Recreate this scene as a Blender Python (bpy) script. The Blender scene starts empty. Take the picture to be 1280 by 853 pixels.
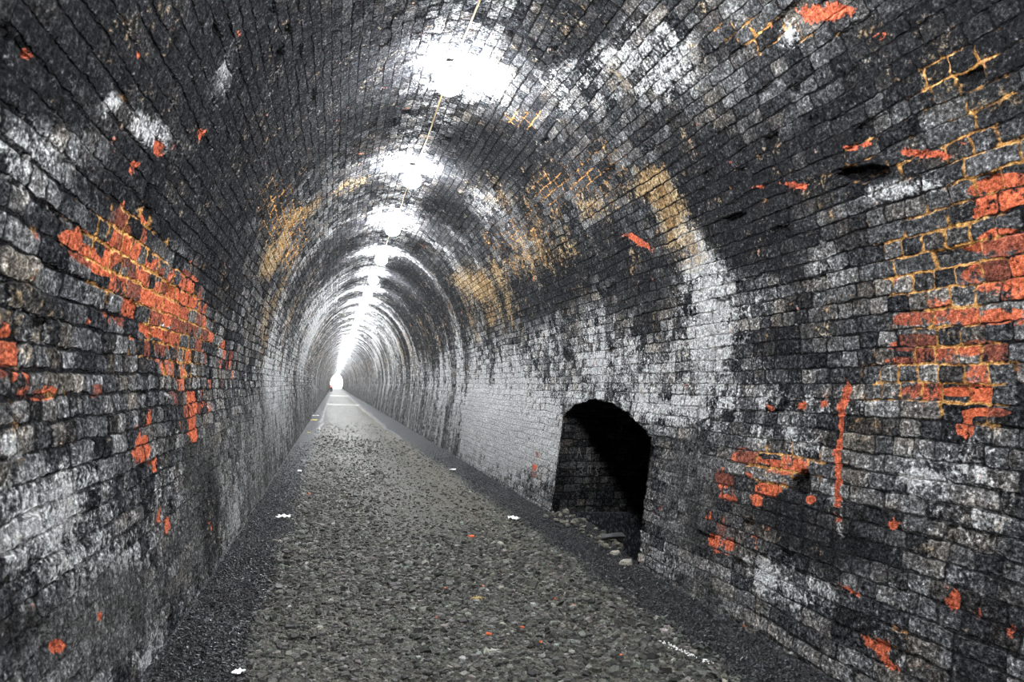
import bpy, math, random
import numpy as np
from mathutils import Matrix, Vector
rng = np.random.default_rng(7); random.seed(7)
scn = bpy.context.scene
COL = scn.collection

# ------------------------------------------------------------------ camera
FPX, ROLL, PITCH, YAW, EYE = 780.0, math.radians(2.0), 0.078365, 0.275288, 1.70
rt = Vector((math.cos(YAW), -math.sin(YAW), 0)); fw = Vector((math.sin(YAW)*math.cos(PITCH), math.cos(YAW)*math.cos(PITCH), math.sin(PITCH)))
up = rt.cross(fw)
r2 = math.cos(ROLL)*rt + math.sin(ROLL)*up
u2 = -math.sin(ROLL)*rt + math.cos(ROLL)*up
M = Matrix((r2, u2, -fw)).transposed().to_4x4(); M.translation = Vector((0, 0, EYE))
cam = bpy.data.objects.new('camera', bpy.data.cameras.new('camera')); COL.objects.link(cam)
cam.matrix_world = M
cam.data.sensor_width = 36; cam.data.lens = FPX/1280*36
cam.data.clip_start = .02; cam.data.clip_end = 900
cam.data.dof.use_dof = True; cam.data.dof.focus_distance = 9.0; cam.data.dof.aperture_fstop = 3.2
scn.camera = cam
scn.view_settings.view_transform = 'Standard'; scn.view_settings.look = 'None'
scn.view_settings.gamma = 1; scn.view_settings.use_curve_mapping = False
scn.view_settings.exposure = 0.0
scn.cycles.max_bounces = 3; scn.cycles.diffuse_bounces = 3; scn.cycles.use_adaptive_sampling = True; scn.cycles.adaptive_threshold = .035

# ------------------------------------------------------------------ objects
def tag(o, label=None, cat=None, group=None, kind=None):
    if label: o['label'] = label
    if cat: o['category'] = cat
    if group: o['group'] = group
    if kind: o['kind'] = kind
    return o

def mesh_from(name, V, F, mat=None, parent=None, uv=None, attrs=None, smooth=True, loopn=None):
    """V (n,3), F (m,k) array or list of arrays of equal k"""
    me = bpy.data.meshes.new(name)
    V = np.asarray(V, np.float32)
    if isinstance(F, np.ndarray): F = [F]
    F = [np.asarray(f, np.int32) for f in F if len(f)]
    loops = np.concatenate([f.ravel() for f in F]); tot = np.concatenate([np.full(len(f), f.shape[1], np.int32) for f in F])
    start = np.concatenate([[0], np.cumsum(tot)[:-1]]).astype(np.int32)
    me.vertices.add(len(V)); me.vertices.foreach_set('co', V.ravel())
    me.loops.add(len(loops)); me.loops.foreach_set('vertex_index', loops.astype(np.int32))
    me.polygons.add(len(tot)); me.polygons.foreach_set('loop_start', start); me.polygons.foreach_set('loop_total', tot)
    me.polygons.foreach_set('use_smooth', np.full(len(tot), smooth))
    if uv is not None:
        l = me.uv_layers.new(name='UVMap'); l.data.foreach_set('uv', np.asarray(uv, np.float32)[loops].ravel())
    for k, a in (attrs or {}).items():
        at = me.attributes.new(k, 'FLOAT_COLOR', 'POINT'); at.data.foreach_set('color', np.asarray(a, np.float32).ravel())
    me.update(calc_edges=True); me.validate()
    if mat: me.materials.append(mat)
    o = bpy.data.objects.new(name, me); COL.objects.link(o)
    if parent: o.parent = parent
    return o

def empty(name, loc, rz=0):
    o = bpy.data.objects.new(name, None); COL.objects.link(o); o.location = loc; o.rotation_euler = (0, 0, rz); o.empty_display_size = .1
    return o

def lathe(prof, seg=24):
    V = []; F = []
    for r, z in prof:
        for k in range(seg):
            a = 2*math.pi*k/seg; V.append((r*math.cos(a), r*math.sin(a), z))
    for i in range(len(prof)-1):
        for k in range(seg):
            k2 = (k+1) % seg
            F.append((i*seg+k, (i+1)*seg+k, (i+1)*seg+k2, i*seg+k2))
    V = np.array(V, float); F = np.array(F)
    if prof[0][1] < prof[-1][1]: F = F[:, ::-1]
    return V, F

def tube(P, r, seg=8):
    P = np.asarray(P, float); n = len(P)
    T = np.gradient(P, axis=0); T /= np.linalg.norm(T, axis=1)[:, None]
    A = np.cross(T, [0.13, 0.21, 0.97]); A /= np.linalg.norm(A, axis=1)[:, None]; B = np.cross(T, A)
    a = np.linspace(0, 2*np.pi, seg, endpoint=False)
    rr = np.broadcast_to(r, (n,))
    V = P[:, None]+rr[:, None, None]*(np.cos(a)[None, :, None]*A[:, None]+np.sin(a)[None, :, None]*B[:, None])
    V = V.reshape(-1, 3); i = np.arange(n-1)[:, None]*seg; k = np.arange(seg)[None]; k2 = (k+1) % seg
    F = np.stack([i+k, i+k2, i+seg+k2, i+seg+k], -1).reshape(-1, 4)
    caps = [np.array([list(range(seg))[::-1]]), np.array([[(n-1)*seg+q for q in range(seg)]])]
    return V, [F]+caps

# ------------------------------------------------------------------ tunnel profile
XC, HALF, ZS, RISE, BASE = 1.03, 2.13, 1.80, 3.26, 1.94
def half_profile():
    pts = []
    for t in np.linspace(math.pi/2, 0, 400): pts.append((HALF*math.cos(t), ZS+RISE*math.sin(t)))
    for z in np.linspace(ZS, -.45, 160)[1:]:
        k = max(0, (ZS-z)/ZS); pts.append((HALF-(HALF-BASE)*k**1.0, z))
    return np.array(pts)
HP = half_profile()
HS = np.concatenate([[0], np.cumsum(np.hypot(*np.diff(HP, axis=0).T))])
S_SPRING = float(np.interp(-ZS, -HP[:, 1], HS)); S_END = float(HS[-1])
def at_s(s):
    a = np.abs(s); return XC+np.sign(s)*np.interp(a, HS, HP[:, 0]), np.interp(a, HS, HP[:, 1])
def s_of_z(z): return np.interp(-np.asarray(z, float), -HP[:, 1], HS)
def wall_x(z, side=1): return XC+side*np.interp(-np.asarray(z, float), -HP[:, 1], HP[:, 0])

# stains and wear on the lining, plus some lamp glare and dark between lamps painted in: kind, y, arc position, 2x2 matrix to the unit disc, amount
KINDS = ['red', 'pale', 'soot', 'wash', 'ochre', 'tan', 'hole', 'rad']
STAINS = [
 (0,3.050,-3.819,3.596,-1.888,0.441,-14.019,0.85),
 (0,3.247,-3.877,3.728,-2.271,0.186,-18.713,0.60),
 (0,3.498,-3.698,6.461,0.811,1.258,-7.719,0.80),
 (0,3.748,-3.641,3.883,0.643,1.280,-7.624,0.70),
 (0,3.999,-3.831,1.598,-1.199,0.193,-9.517,0.45),
 (0,4.696,-3.902,1.521,0.988,0.358,-3.011,0.42),
 (0,5.274,-3.771,1.340,1.165,0.498,-3.773,0.50),
 (0,3.950,-4.023,2.101,-1.345,-0.019,-8.318,0.40),
 (0,5.821,-4.352,1.514,-0.306,0.030,-2.455,0.50),
 (0,4.759,-4.256,1.547,0.506,0.112,-3.034,0.25),
 (0,2.560,-4.309,11.329,-0.591,0.467,-9.458,1.00),
 (0,2.851,-4.457,5.924,-0.391,-0.525,-35.605,1.00),
 (0,3.419,-4.458,10.550,-0.973,-0.402,-32.730,0.90),
 (0,4.311,-4.739,5.696,-0.771,-0.297,-3.724,0.60),
 (0,4.105,-4.792,6.330,-0.797,-0.963,-9.837,0.60),
 (0,4.605,-5.334,6.961,-1.067,-1.872,-8.795,0.70),
 (0,5.531,-4.708,3.342,-0.642,-0.346,-6.264,0.50),
 (0,7.289,-4.248,1.889,0.899,0.072,-2.907,0.35),
 (0,3.226,-4.139,11.811,3.725,2.953,-30.518,0.70),
 (0,2.747,-4.390,19.323,-1.178,0.513,-41.643,0.50),
 (0,2.230,3.293,-5.414,-0.159,1.383,15.915,0.75),
 (0,2.230,3.413,-6.748,-0.096,1.835,21.238,0.60),
 (0,2.289,3.550,-4.330,-0.009,1.094,13.924,0.70),
 (0,2.272,3.734,-5.246,0.110,0.964,12.631,0.75),
 (0,2.310,3.940,-5.709,0.139,0.993,20.906,0.90),
 (0,2.838,4.035,-4.755,0.005,0.336,21.628,0.90),
 (0,2.897,4.135,-6.152,0.262,0.919,26.676,0.70),
 (0,2.555,4.308,-3.731,-0.238,-0.263,21.273,0.95),
 (0,2.380,4.407,-4.152,-0.084,-0.202,24.852,1.00),
 (0,2.478,4.494,-19.572,-1.181,-1.171,17.306,1.10),
 (0,2.777,3.902,-6.544,-0.087,0.563,27.393,0.50),
 (0,2.595,4.093,-5.434,0.279,1.424,28.918,0.50),
 (0,2.338,4.066,-6.321,0.358,1.920,31.163,0.60),
 (0,2.721,3.840,-5.056,-0.005,0.702,18.518,0.40),
 (0,4.273,4.848,-6.213,-0.961,-1.800,15.987,0.90),
 (0,4.449,5.048,-7.725,-1.279,-1.628,11.127,0.95),
 (0,4.423,5.204,-7.788,-1.289,-3.086,17.510,0.90),
 (0,4.481,5.374,-6.517,-1.109,-3.232,15.694,0.85),
 (0,4.529,5.544,-7.451,-1.299,-3.072,13.050,1.00),
 (0,4.316,5.537,-12.137,-1.975,-4.973,20.413,1.00),
 (0,3.990,4.834,-3.527,0.069,-0.660,14.163,0.75),
 (0,3.731,4.860,-4.783,-0.606,-2.299,17.918,0.40),
 (0,3.875,5.033,-6.489,-0.878,-3.517,21.884,0.80),
 (0,4.085,5.126,-10.691,-1.572,-3.628,21.017,0.50),
 (0,3.496,5.040,-17.276,-1.995,-4.804,27.260,0.80),
 (0,9.201,5.562,-3.150,-1.343,-0.586,4.565,0.40),
 (0,5.474,5.427,-6.450,-1.444,-1.715,9.413,0.35),
 (7,2.346,-3.336,28.664,-0.513,11.894,-36.481,1.00),
 (7,3.680,-3.143,5.804,14.213,7.753,-16.244,1.00),
 (7,3.441,-3.332,0.541,23.048,22.652,-26.161,1.00),
 (7,2.920,-5.449,23.081,25.146,-1.332,-28.314,1.10),
 (7,3.384,-5.497,23.932,-2.279,-19.212,-54.847,1.00),
 (7,3.527,2.888,-6.458,4.119,15.332,33.113,0.90),
 (7,3.847,2.799,-12.494,8.994,17.405,38.357,0.80),
 (7,2.906,2.020,-5.092,1.789,8.119,17.226,0.90),
 (7,2.728,2.115,-9.761,4.891,15.882,25.917,0.60),
 (7,2.558,3.019,-5.891,2.183,20.631,43.781,1.10),
 (7,2.958,2.824,-8.873,0.863,11.439,51.812,0.80),
 (7,2.488,5.367,-23.655,-1.506,-6.936,21.343,1.30),
 (7,2.864,5.063,-21.088,-1.738,-7.931,37.441,0.90),
 (7,2.896,5.743,-13.382,-1.167,-9.024,23.196,0.80),
 (7,2.843,5.807,-13.489,6.505,2.034,35.493,0.90),
 (7,2.357,5.385,-36.682,-2.081,-15.311,44.588,0.80),
 (7,3.134,5.512,-12.567,6.644,6.289,48.437,0.60),
 (7,5.759,2.773,-1.964,4.397,12.507,21.954,1.30),
 (7,2.749,-3.068,27.744,28.884,40.601,-69.448,0.00),
 (7,2.208,5.394,-35.384,-1.727,-8.514,23.466,0.60),
 (7,4.155,4.975,-20.809,-3.112,-4.620,32.922,0.80),
 (7,3.940,-2.227,7.452,28.274,22.321,-31.957,0.50),
 (7,3.081,-2.922,20.319,27.267,23.125,-40.154,0.60),
 (7,4.224,-2.819,12.717,3.184,7.227,-23.919,0.70),
 (7,3.460,4.400,-28.107,-3.089,-1.438,46.551,0.90),
 (7,3.972,4.446,-18.747,-2.553,-1.236,33.379,0.90),
 (7,3.643,4.423,-21.569,-2.574,-1.031,29.810,0.80),
 (7,2.995,5.746,-17.761,-1.645,-10.715,28.203,0.60),
 (7,4.027,6.138,-27.163,-4.131,-11.296,29.732,0.80),
 (7,3.262,5.113,-30.905,-3.202,-5.896,28.969,0.90),
 (7,3.267,4.296,-38.465,-3.831,-0.160,21.535,1.10),
 (7,3.275,4.348,-38.326,-3.842,-0.427,21.554,1.10),
 (7,3.289,4.400,-38.067,-3.854,-0.692,21.539,1.10),
 (7,3.303,4.462,-37.829,-3.868,-1.009,21.541,1.10),
 (7,3.302,4.534,-37.848,-3.882,-1.384,21.627,1.10),
 (7,3.301,4.606,-37.867,-3.897,-1.760,21.714,1.10),
 (7,3.301,4.678,-37.886,-3.912,-2.138,21.800,1.10),
 (7,3.300,4.749,-37.905,-3.927,-2.518,21.887,1.10),
 (7,3.293,4.819,-38.042,-3.941,-2.903,22.009,1.10),
 (7,3.285,4.888,-38.180,-3.955,-3.291,22.130,1.10),
 (7,3.285,4.958,-38.198,-3.970,-3.677,22.218,1.10),
 (7,3.272,5.016,-38.435,-3.982,-4.019,22.356,1.10),
 (4,3.779,-3.724,0.903,-0.349,0.311,-3.768,0.90),
 (4,5.277,-4.052,0.607,0.341,0.200,-2.691,0.80),
 (4,2.877,-4.483,2.320,-0.156,-0.156,-6.349,0.40),
 (4,2.553,3.622,-1.985,0.258,0.477,2.558,0.90),
 (4,2.648,4.266,-1.928,0.043,0.000,4.588,0.90),
 (4,2.294,2.773,-2.653,-0.210,0.410,4.164,0.70),
 (4,2.226,3.167,-4.312,0.837,2.201,6.252,0.90),
 (4,2.928,2.919,-2.844,0.829,1.802,5.084,0.60),
 (4,6.602,0.948,-1.150,3.001,3.188,5.333,1.20),
 (4,7.013,1.834,-0.893,1.275,1.010,3.010,0.60),
 (4,3.331,1.882,-1.395,0.976,3.455,5.794,0.70),
 (4,9.303,1.923,-0.436,0.763,0.294,1.175,0.50),
 (4,8.739,-2.317,0.218,1.580,0.364,-1.316,0.70),
 (4,3.775,4.837,-2.034,-0.262,-0.722,5.909,0.80),
 (4,4.034,2.843,-1.714,0.687,0.768,2.629,0.35),
 (4,2.889,5.706,-4.702,-0.407,-2.937,7.731,0.60),
 (4,2.759,-2.952,2.599,3.067,4.302,-6.731,0.20),
 (4,3.155,-3.162,2.876,3.097,3.805,-8.244,0.50),
 (4,5.776,1.967,-1.024,1.108,1.008,2.735,0.50),
 (5,5.104,2.409,-3.535,-0.516,0.234,3.737,0.90),
 (5,4.998,2.788,-3.951,-0.554,0.205,4.008,0.82),
 (5,4.834,3.122,-5.096,0.225,0.527,5.394,0.49),
 (5,5.603,2.074,-2.740,2.664,3.381,9.475,0.41),
 (5,5.895,2.290,-1.017,-0.104,0.542,7.465,0.45),
 (5,8.967,2.273,-0.571,0.078,0.261,3.166,0.37),
 (5,12.228,2.279,-0.098,2.960,0.750,0.831,0.82),
 (5,11.740,2.930,-0.497,3.225,0.963,2.370,0.49),
 (5,8.793,-2.672,1.169,-0.550,0.347,-2.714,0.74),
 (5,8.823,-2.029,-0.324,2.852,2.216,-2.916,0.66),
 (5,9.596,-1.001,-0.427,2.701,3.138,-0.865,0.66),
 (5,9.995,-3.576,1.584,1.825,0.159,-2.063,0.49),
 (5,2.470,2.777,-3.978,-0.332,1.819,19.744,0.33),
 (5,8.699,1.230,-0.426,1.167,0.839,2.138,0.25),
 (5,2.170,2.910,-4.760,-0.467,1.083,18.470,0.41),
 (5,4.613,3.857,-2.905,0.320,0.361,4.874,0.16),
 (5,13.246,1.821,-0.202,4.552,0.905,1.196,0.49),
 (5,7.277,2.029,-0.847,0.043,0.655,7.134,0.33),
 (1,2.490,-3.642,3.366,-0.568,0.841,-5.030,0.55),
 (1,2.845,-3.479,3.994,-1.793,0.882,-7.345,0.40),
 (1,4.086,-2.460,2.783,3.814,2.452,-5.008,1.10),
 (1,3.495,-3.118,3.550,-1.264,1.843,-9.009,0.90),
 (1,3.930,-3.136,2.687,3.645,4.573,-12.379,0.70),
 (1,4.287,-2.889,2.871,5.441,3.946,-9.680,0.70),
 (1,2.981,-3.204,12.352,-4.015,3.267,-15.375,0.90),
 (1,2.848,-4.915,1.721,1.723,0.318,-5.756,0.70),
 (1,3.233,-5.200,1.630,1.687,-0.257,-5.045,0.50),
 (1,3.644,-5.390,1.355,-0.145,-1.218,-4.188,0.45),
 (1,4.617,-5.259,1.618,-0.248,-0.625,-3.210,0.40),
 (1,4.305,-6.056,3.813,4.135,-1.188,-4.697,1.30),
 (1,7.118,-5.910,1.572,-0.444,-0.446,-2.036,0.80),
 (1,13.124,-4.262,0.403,0.071,0.007,-0.908,0.80),
 (1,22.841,-3.006,0.242,0.352,0.035,-0.718,0.90),
 (1,2.582,-4.629,12.694,-0.685,-2.368,-25.795,1.30),
 (1,9.431,-5.313,0.891,-0.343,-0.147,-1.501,0.60),
 (1,3.605,-2.706,5.199,10.146,5.570,-9.881,0.50),
 (1,4.805,3.559,-2.369,0.489,0.290,2.337,1.00),
 (1,4.853,2.972,-5.160,-1.038,0.086,4.086,1.20),
 (1,4.742,3.987,-2.456,0.176,0.141,2.868,1.00),
 (1,4.697,3.362,-2.763,0.739,0.575,3.550,0.80),
 (1,10.947,4.558,-0.315,-0.155,-0.028,1.141,0.90),
 (1,13.068,5.296,-0.440,-0.276,-0.087,1.174,0.90),
 (1,10.073,5.342,-0.537,-0.251,-0.147,1.503,0.80),
 (1,7.857,3.617,-0.574,0.152,0.170,2.297,0.60),
 (1,6.463,4.084,-0.820,0.027,0.090,3.675,0.80),
 (1,5.855,4.474,-1.870,0.946,0.824,5.880,0.90),
 (1,5.214,4.567,-1.780,-0.357,-0.274,5.557,0.70),
 (1,4.624,4.334,-1.459,-0.246,-0.076,6.100,0.70),
 (1,17.778,3.806,-0.294,0.086,0.018,0.724,0.50),
 (1,8.183,5.266,-1.577,-0.577,-0.251,2.275,0.60),
 (1,3.792,4.381,-3.033,-0.384,-0.142,5.761,0.40),
 (1,2.793,3.156,-4.603,0.301,3.124,18.015,1.50),
 (1,3.153,2.015,-9.952,6.045,4.850,8.353,1.20),
 (1,3.382,3.467,-4.719,0.880,1.155,6.183,0.50),
 (1,4.010,3.596,-3.621,0.627,0.740,5.425,0.50),
 (1,2.526,4.767,-2.547,-0.162,-0.593,4.053,0.45),
 (1,2.733,4.780,-8.476,-0.631,-3.602,25.449,2.20),
 (1,3.974,4.625,-3.743,-0.515,-1.241,16.819,0.90),
 (1,3.594,4.706,-6.610,-0.784,-1.285,13.100,0.90),
 (1,3.926,5.600,-3.095,1.140,-0.516,12.331,0.80),
 (1,3.317,5.578,-3.264,1.094,-0.425,9.917,0.60),
 (1,3.742,5.710,-3.407,1.597,-0.031,12.559,0.70),
 (1,2.805,5.462,-2.458,-0.199,-1.888,5.851,0.35),
 (1,3.283,4.978,-15.295,-1.590,-2.841,16.689,1.60),
 (1,3.243,5.168,-31.193,-3.210,-2.472,11.353,1.20),
 (1,5.546,1.004,-1.559,1.441,2.050,5.888,0.80),
 (1,4.399,1.366,-1.457,1.894,1.598,2.534,0.45),
 (1,5.625,1.272,-1.250,0.869,1.741,6.035,0.50),
 (1,4.422,1.735,-1.940,1.940,2.317,4.481,0.60),
 (1,4.816,1.184,-1.995,3.229,3.630,5.556,0.60),
 (1,6.274,0.425,-1.736,3.752,3.245,5.559,1.60),  # white bricks beside the nearest lamp, its strong light painted in as well
 (1,6.147,0.258,-1.927,8.146,5.823,4.149,1.20),
 (1,8.032,1.480,-0.436,0.918,1.348,3.724,0.40),
 (1,2.751,2.414,-4.483,1.834,10.818,20.905,0.30),
 (1,2.345,4.226,-6.330,0.212,0.308,25.041,0.70),
 (1,7.444,4.472,-0.955,-0.299,-0.300,12.150,0.60),
 (1,34.411,2.953,-0.258,0.665,0.014,0.373,0.50),
 (1,39.765,1.641,-0.299,1.714,0.020,0.364,0.60),
 (1,22.878,-2.067,0.237,1.085,0.076,-0.867,0.50),
 (1,2.493,4.598,-2.914,-0.179,-0.794,8.095,0.30),
 (1,2.949,4.361,-3.608,-0.302,-0.260,10.531,0.40),
 (1,5.224,5.887,-3.473,-0.749,-1.233,4.659,0.60),
 (1,9.648,1.200,0.004,2.612,1.950,0.655,0.70),
 (2,2.994,-2.842,0.516,0.735,2.557,-4.046,0.80),
 (2,4.368,-2.051,0.220,1.207,0.870,-1.252,0.65),
 (2,5.239,-2.603,0.284,0.885,0.543,-1.360,0.80),
 (2,4.362,-3.228,0.746,1.011,1.102,-3.624,0.70),
 (2,2.514,-3.423,3.505,-1.215,1.804,-11.156,0.50),
 (2,3.068,-3.543,1.682,-0.902,1.710,-19.387,0.40),
 (2,6.063,-3.331,0.899,1.493,0.365,-1.883,0.80),
 (2,6.290,-1.524,0.053,1.814,0.755,-1.158,0.35),
 (2,20.637,1.780,-0.339,0.254,0.029,0.629,0.90),
 (2,19.592,3.253,-0.623,0.656,0.039,0.780,0.80),
 (2,19.415,0.977,-0.218,1.587,0.148,0.646,0.70),
 (2,28.600,2.416,-0.117,0.413,0.028,0.429,0.30),
 (2,2.302,2.519,-2.174,0.106,1.340,5.025,0.85),
 (2,2.947,2.986,-4.996,1.385,4.849,14.486,1.20),
 (2,4.308,2.762,-1.686,-0.198,0.242,3.856,0.70),
 (2,4.064,3.214,-1.824,-0.209,0.144,4.032,0.60),
 (2,4.501,2.282,-1.605,-0.143,0.993,10.730,0.50),
 (2,5.912,3.250,-1.395,0.511,0.350,2.330,0.45),
 (2,7.395,2.709,-0.671,-0.100,0.149,3.243,0.50),
 (2,9.618,2.890,-0.460,0.377,0.331,2.485,0.45),
 (2,7.569,1.122,-0.226,1.486,1.190,1.252,0.75),
 (2,10.700,0.772,-0.347,1.656,0.640,1.370,0.60),
 (2,8.015,0.723,-0.522,1.959,1.103,1.778,0.60),
 (2,5.244,0.772,-0.758,1.823,1.749,2.134,0.30),
 (2,8.656,0.192,-0.460,2.860,1.042,0.786,0.50),
 (2,3.668,3.927,-2.115,0.179,0.326,4.412,0.35),
 (2,2.508,3.630,-2.800,0.357,2.717,14.577,0.40),
 (2,3.416,5.307,-1.502,0.687,0.584,6.187,0.60),
 (2,2.937,5.147,-2.282,-0.198,-1.269,5.531,0.40),
 (2,3.733,5.165,-2.145,0.786,0.310,5.877,0.60),
 (2,4.969,5.125,-2.557,-0.495,-0.346,2.366,0.40),
 (2,4.771,5.501,-4.091,-0.765,-0.650,2.986,0.50),
 (2,2.770,4.626,-3.318,-0.251,-0.734,7.486,0.50),
 (2,2.865,-4.670,2.039,1.444,0.923,-15.264,0.50),
 (2,2.646,-5.044,3.864,3.409,0.065,-15.735,0.60),
 (2,6.094,-5.547,1.896,-0.431,-0.399,-2.049,1.00),
 (2,5.403,-4.919,2.495,-0.469,-0.263,-2.687,0.50),
 (2,2.576,-5.267,3.573,-0.198,-2.790,-7.461,0.70),
 (2,3.128,-5.374,2.495,2.354,-1.517,-13.175,0.30),
 (2,8.540,5.192,-3.733,-0.443,-0.120,1.760,0.70),
 (2,9.549,5.036,-3.042,-0.435,-0.092,1.977,0.80),
 (2,2.581,-4.081,3.006,-1.192,-0.501,-17.271,0.40),
 (2,3.012,-4.152,2.064,0.599,1.470,-14.819,0.30),
 (2,15.350,-1.269,0.388,1.622,0.211,-1.216,0.50),
 (2,21.380,-0.635,0.089,2.927,0.139,-0.608,0.30),
 (2,2.733,-3.810,2.748,-1.236,1.228,-31.601,0.40),
 (2,2.736,4.041,-5.014,0.299,0.684,11.102,0.20),
 (2,3.212,4.719,-3.955,-0.391,-0.738,6.698,0.30),
 (2,4.520,-4.160,2.567,1.019,0.591,-9.569,0.40),
 (2,2.328,5.345,-4.356,-0.240,-1.500,4.489,0.20),
 (2,6.676,-0.899,-0.103,1.714,1.031,-0.927,0.25),
 (2,5.755,-0.786,-0.172,2.017,1.379,-0.855,0.30),
 (3,3.628,-5.543,1.939,2.306,-0.468,-4.258,0.60),
 (3,9.431,-5.313,0.356,-0.137,-0.098,-1.000,0.30),
 (3,11.923,4.898,-0.265,-0.147,-0.052,1.060,-0.20),
 (3,4.943,5.261,-1.931,-0.374,-0.305,1.792,0.50),
 (3,4.556,6.027,-1.697,1.096,-0.015,4.853,0.50),
 (3,5.948,-5.382,0.936,-0.205,-0.278,-1.631,0.40),
 (6,3.617,4.959,-10.899,-1.322,-2.364,15.396,1.50),
 (6,2.976,2.986,-5.017,1.063,5.275,18.495,1.30),
 (6,3.589,4.879,-22.082,-2.635,-4.220,30.870,1.20),
 (1,2.852,-4.854,1.519,1.289,0.159,-4.983,0.50),
 (1,12.095,4.587,-0.142,-0.079,-0.022,0.892,0.25),
 (1,10.537,5.387,-0.282,-0.139,-0.118,1.201,0.25),
 (1,2.515,4.929,-2.145,0.257,-0.116,4.089,0.35),
 (1,6.078,4.266,-0.610,-0.021,0.000,2.334,0.10),
 (1,17.064,5.151,-0.200,-0.167,-0.037,0.757,0.30),
 (3,3.507,-5.578,1.413,1.601,-0.461,-3.691,0.40),
 (3,4.775,-5.612,1.118,-0.183,-0.833,-3.119,0.30),
 (2,16.426,2.530,-0.206,0.385,0.077,0.737,0.30),
 (2,3.374,-3.525,0.916,-0.544,0.348,-4.089,0.30),
 (2,5.244,-2.217,0.277,1.402,0.701,-1.375,0.25),
 (2,2.159,2.717,-3.263,0.887,2.140,4.201,0.30),
 (2,3.363,2.654,-1.674,-0.120,0.478,4.715,0.30),
 (0,2.214,3.567,-6.672,0.866,0.633,2.825,0.35),
 (0,2.423,4.143,-4.014,0.179,0.225,6.093,0.30),
 (0,3.895,5.196,-2.892,-0.398,-0.852,4.391,0.20),
 (1,11.949,-4.991,0.414,-0.207,-0.057,-1.170,0.50),
 (1,7.815,-5.520,0.982,-0.305,-0.268,-1.833,0.50),
 (1,16.148,-4.809,0.300,-0.208,-0.021,-0.858,0.40),
 (1,4.090,-5.157,1.583,-0.202,-0.855,-4.389,0.40),
 (1,4.074,-2.406,4.938,7.150,4.550,-8.942,0.50),
 (1,4.126,-2.557,5.437,-0.216,4.299,-13.757,0.40),
 (1,3.384,-3.143,5.482,-3.718,2.408,-19.302,0.50),
 (1,3.698,-3.093,5.284,3.042,3.690,-10.983,0.40),
 (1,2.994,-3.217,18.345,-6.126,4.074,-19.694,0.50),
 (1,4.112,-2.988,3.280,5.400,7.319,-18.473,0.45),
 (1,5.064,-2.071,1.892,11.563,3.543,-6.106,0.40),
 (1,3.583,-2.743,8.974,16.737,6.930,-12.532,0.50),
 (1,2.636,-3.621,2.972,-0.522,0.914,-5.511,0.30),
 (1,5.056,1.396,-0.843,0.449,0.649,2.237,0.18),
 (1,6.383,0.503,-0.717,2.576,2.613,2.780,0.50),
 (1,4.177,1.504,-1.635,1.833,2.078,3.410,0.40),
 (1,4.081,4.511,-1.195,-0.170,-0.269,5.456,0.40),
 (1,2.977,4.693,-2.546,-0.221,-0.587,5.329,0.25),
 (1,3.836,5.630,-2.152,0.781,-0.362,7.346,0.40),
 (1,3.235,5.743,-2.886,0.946,-0.577,6.811,0.30),
 (1,4.276,3.754,-1.641,0.223,0.307,3.104,0.25),
 (1,2.616,3.164,-3.571,0.086,1.665,11.360,0.30),
]
def masks(Y, S):
    out = np.zeros((8,)+Y.shape, np.float32)
    for k, y0, s0, a, b, c, d, amt in STAINS:
        dy = Y-y0; ds = S-s0
        q = (a*dy+b*ds)**2+(c*dy+d*ds)**2
        near = q < 6
        if near.any():
            out[k][near] += amt*np.exp(-(q[near]**1.5)*.9)
    return out

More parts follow.
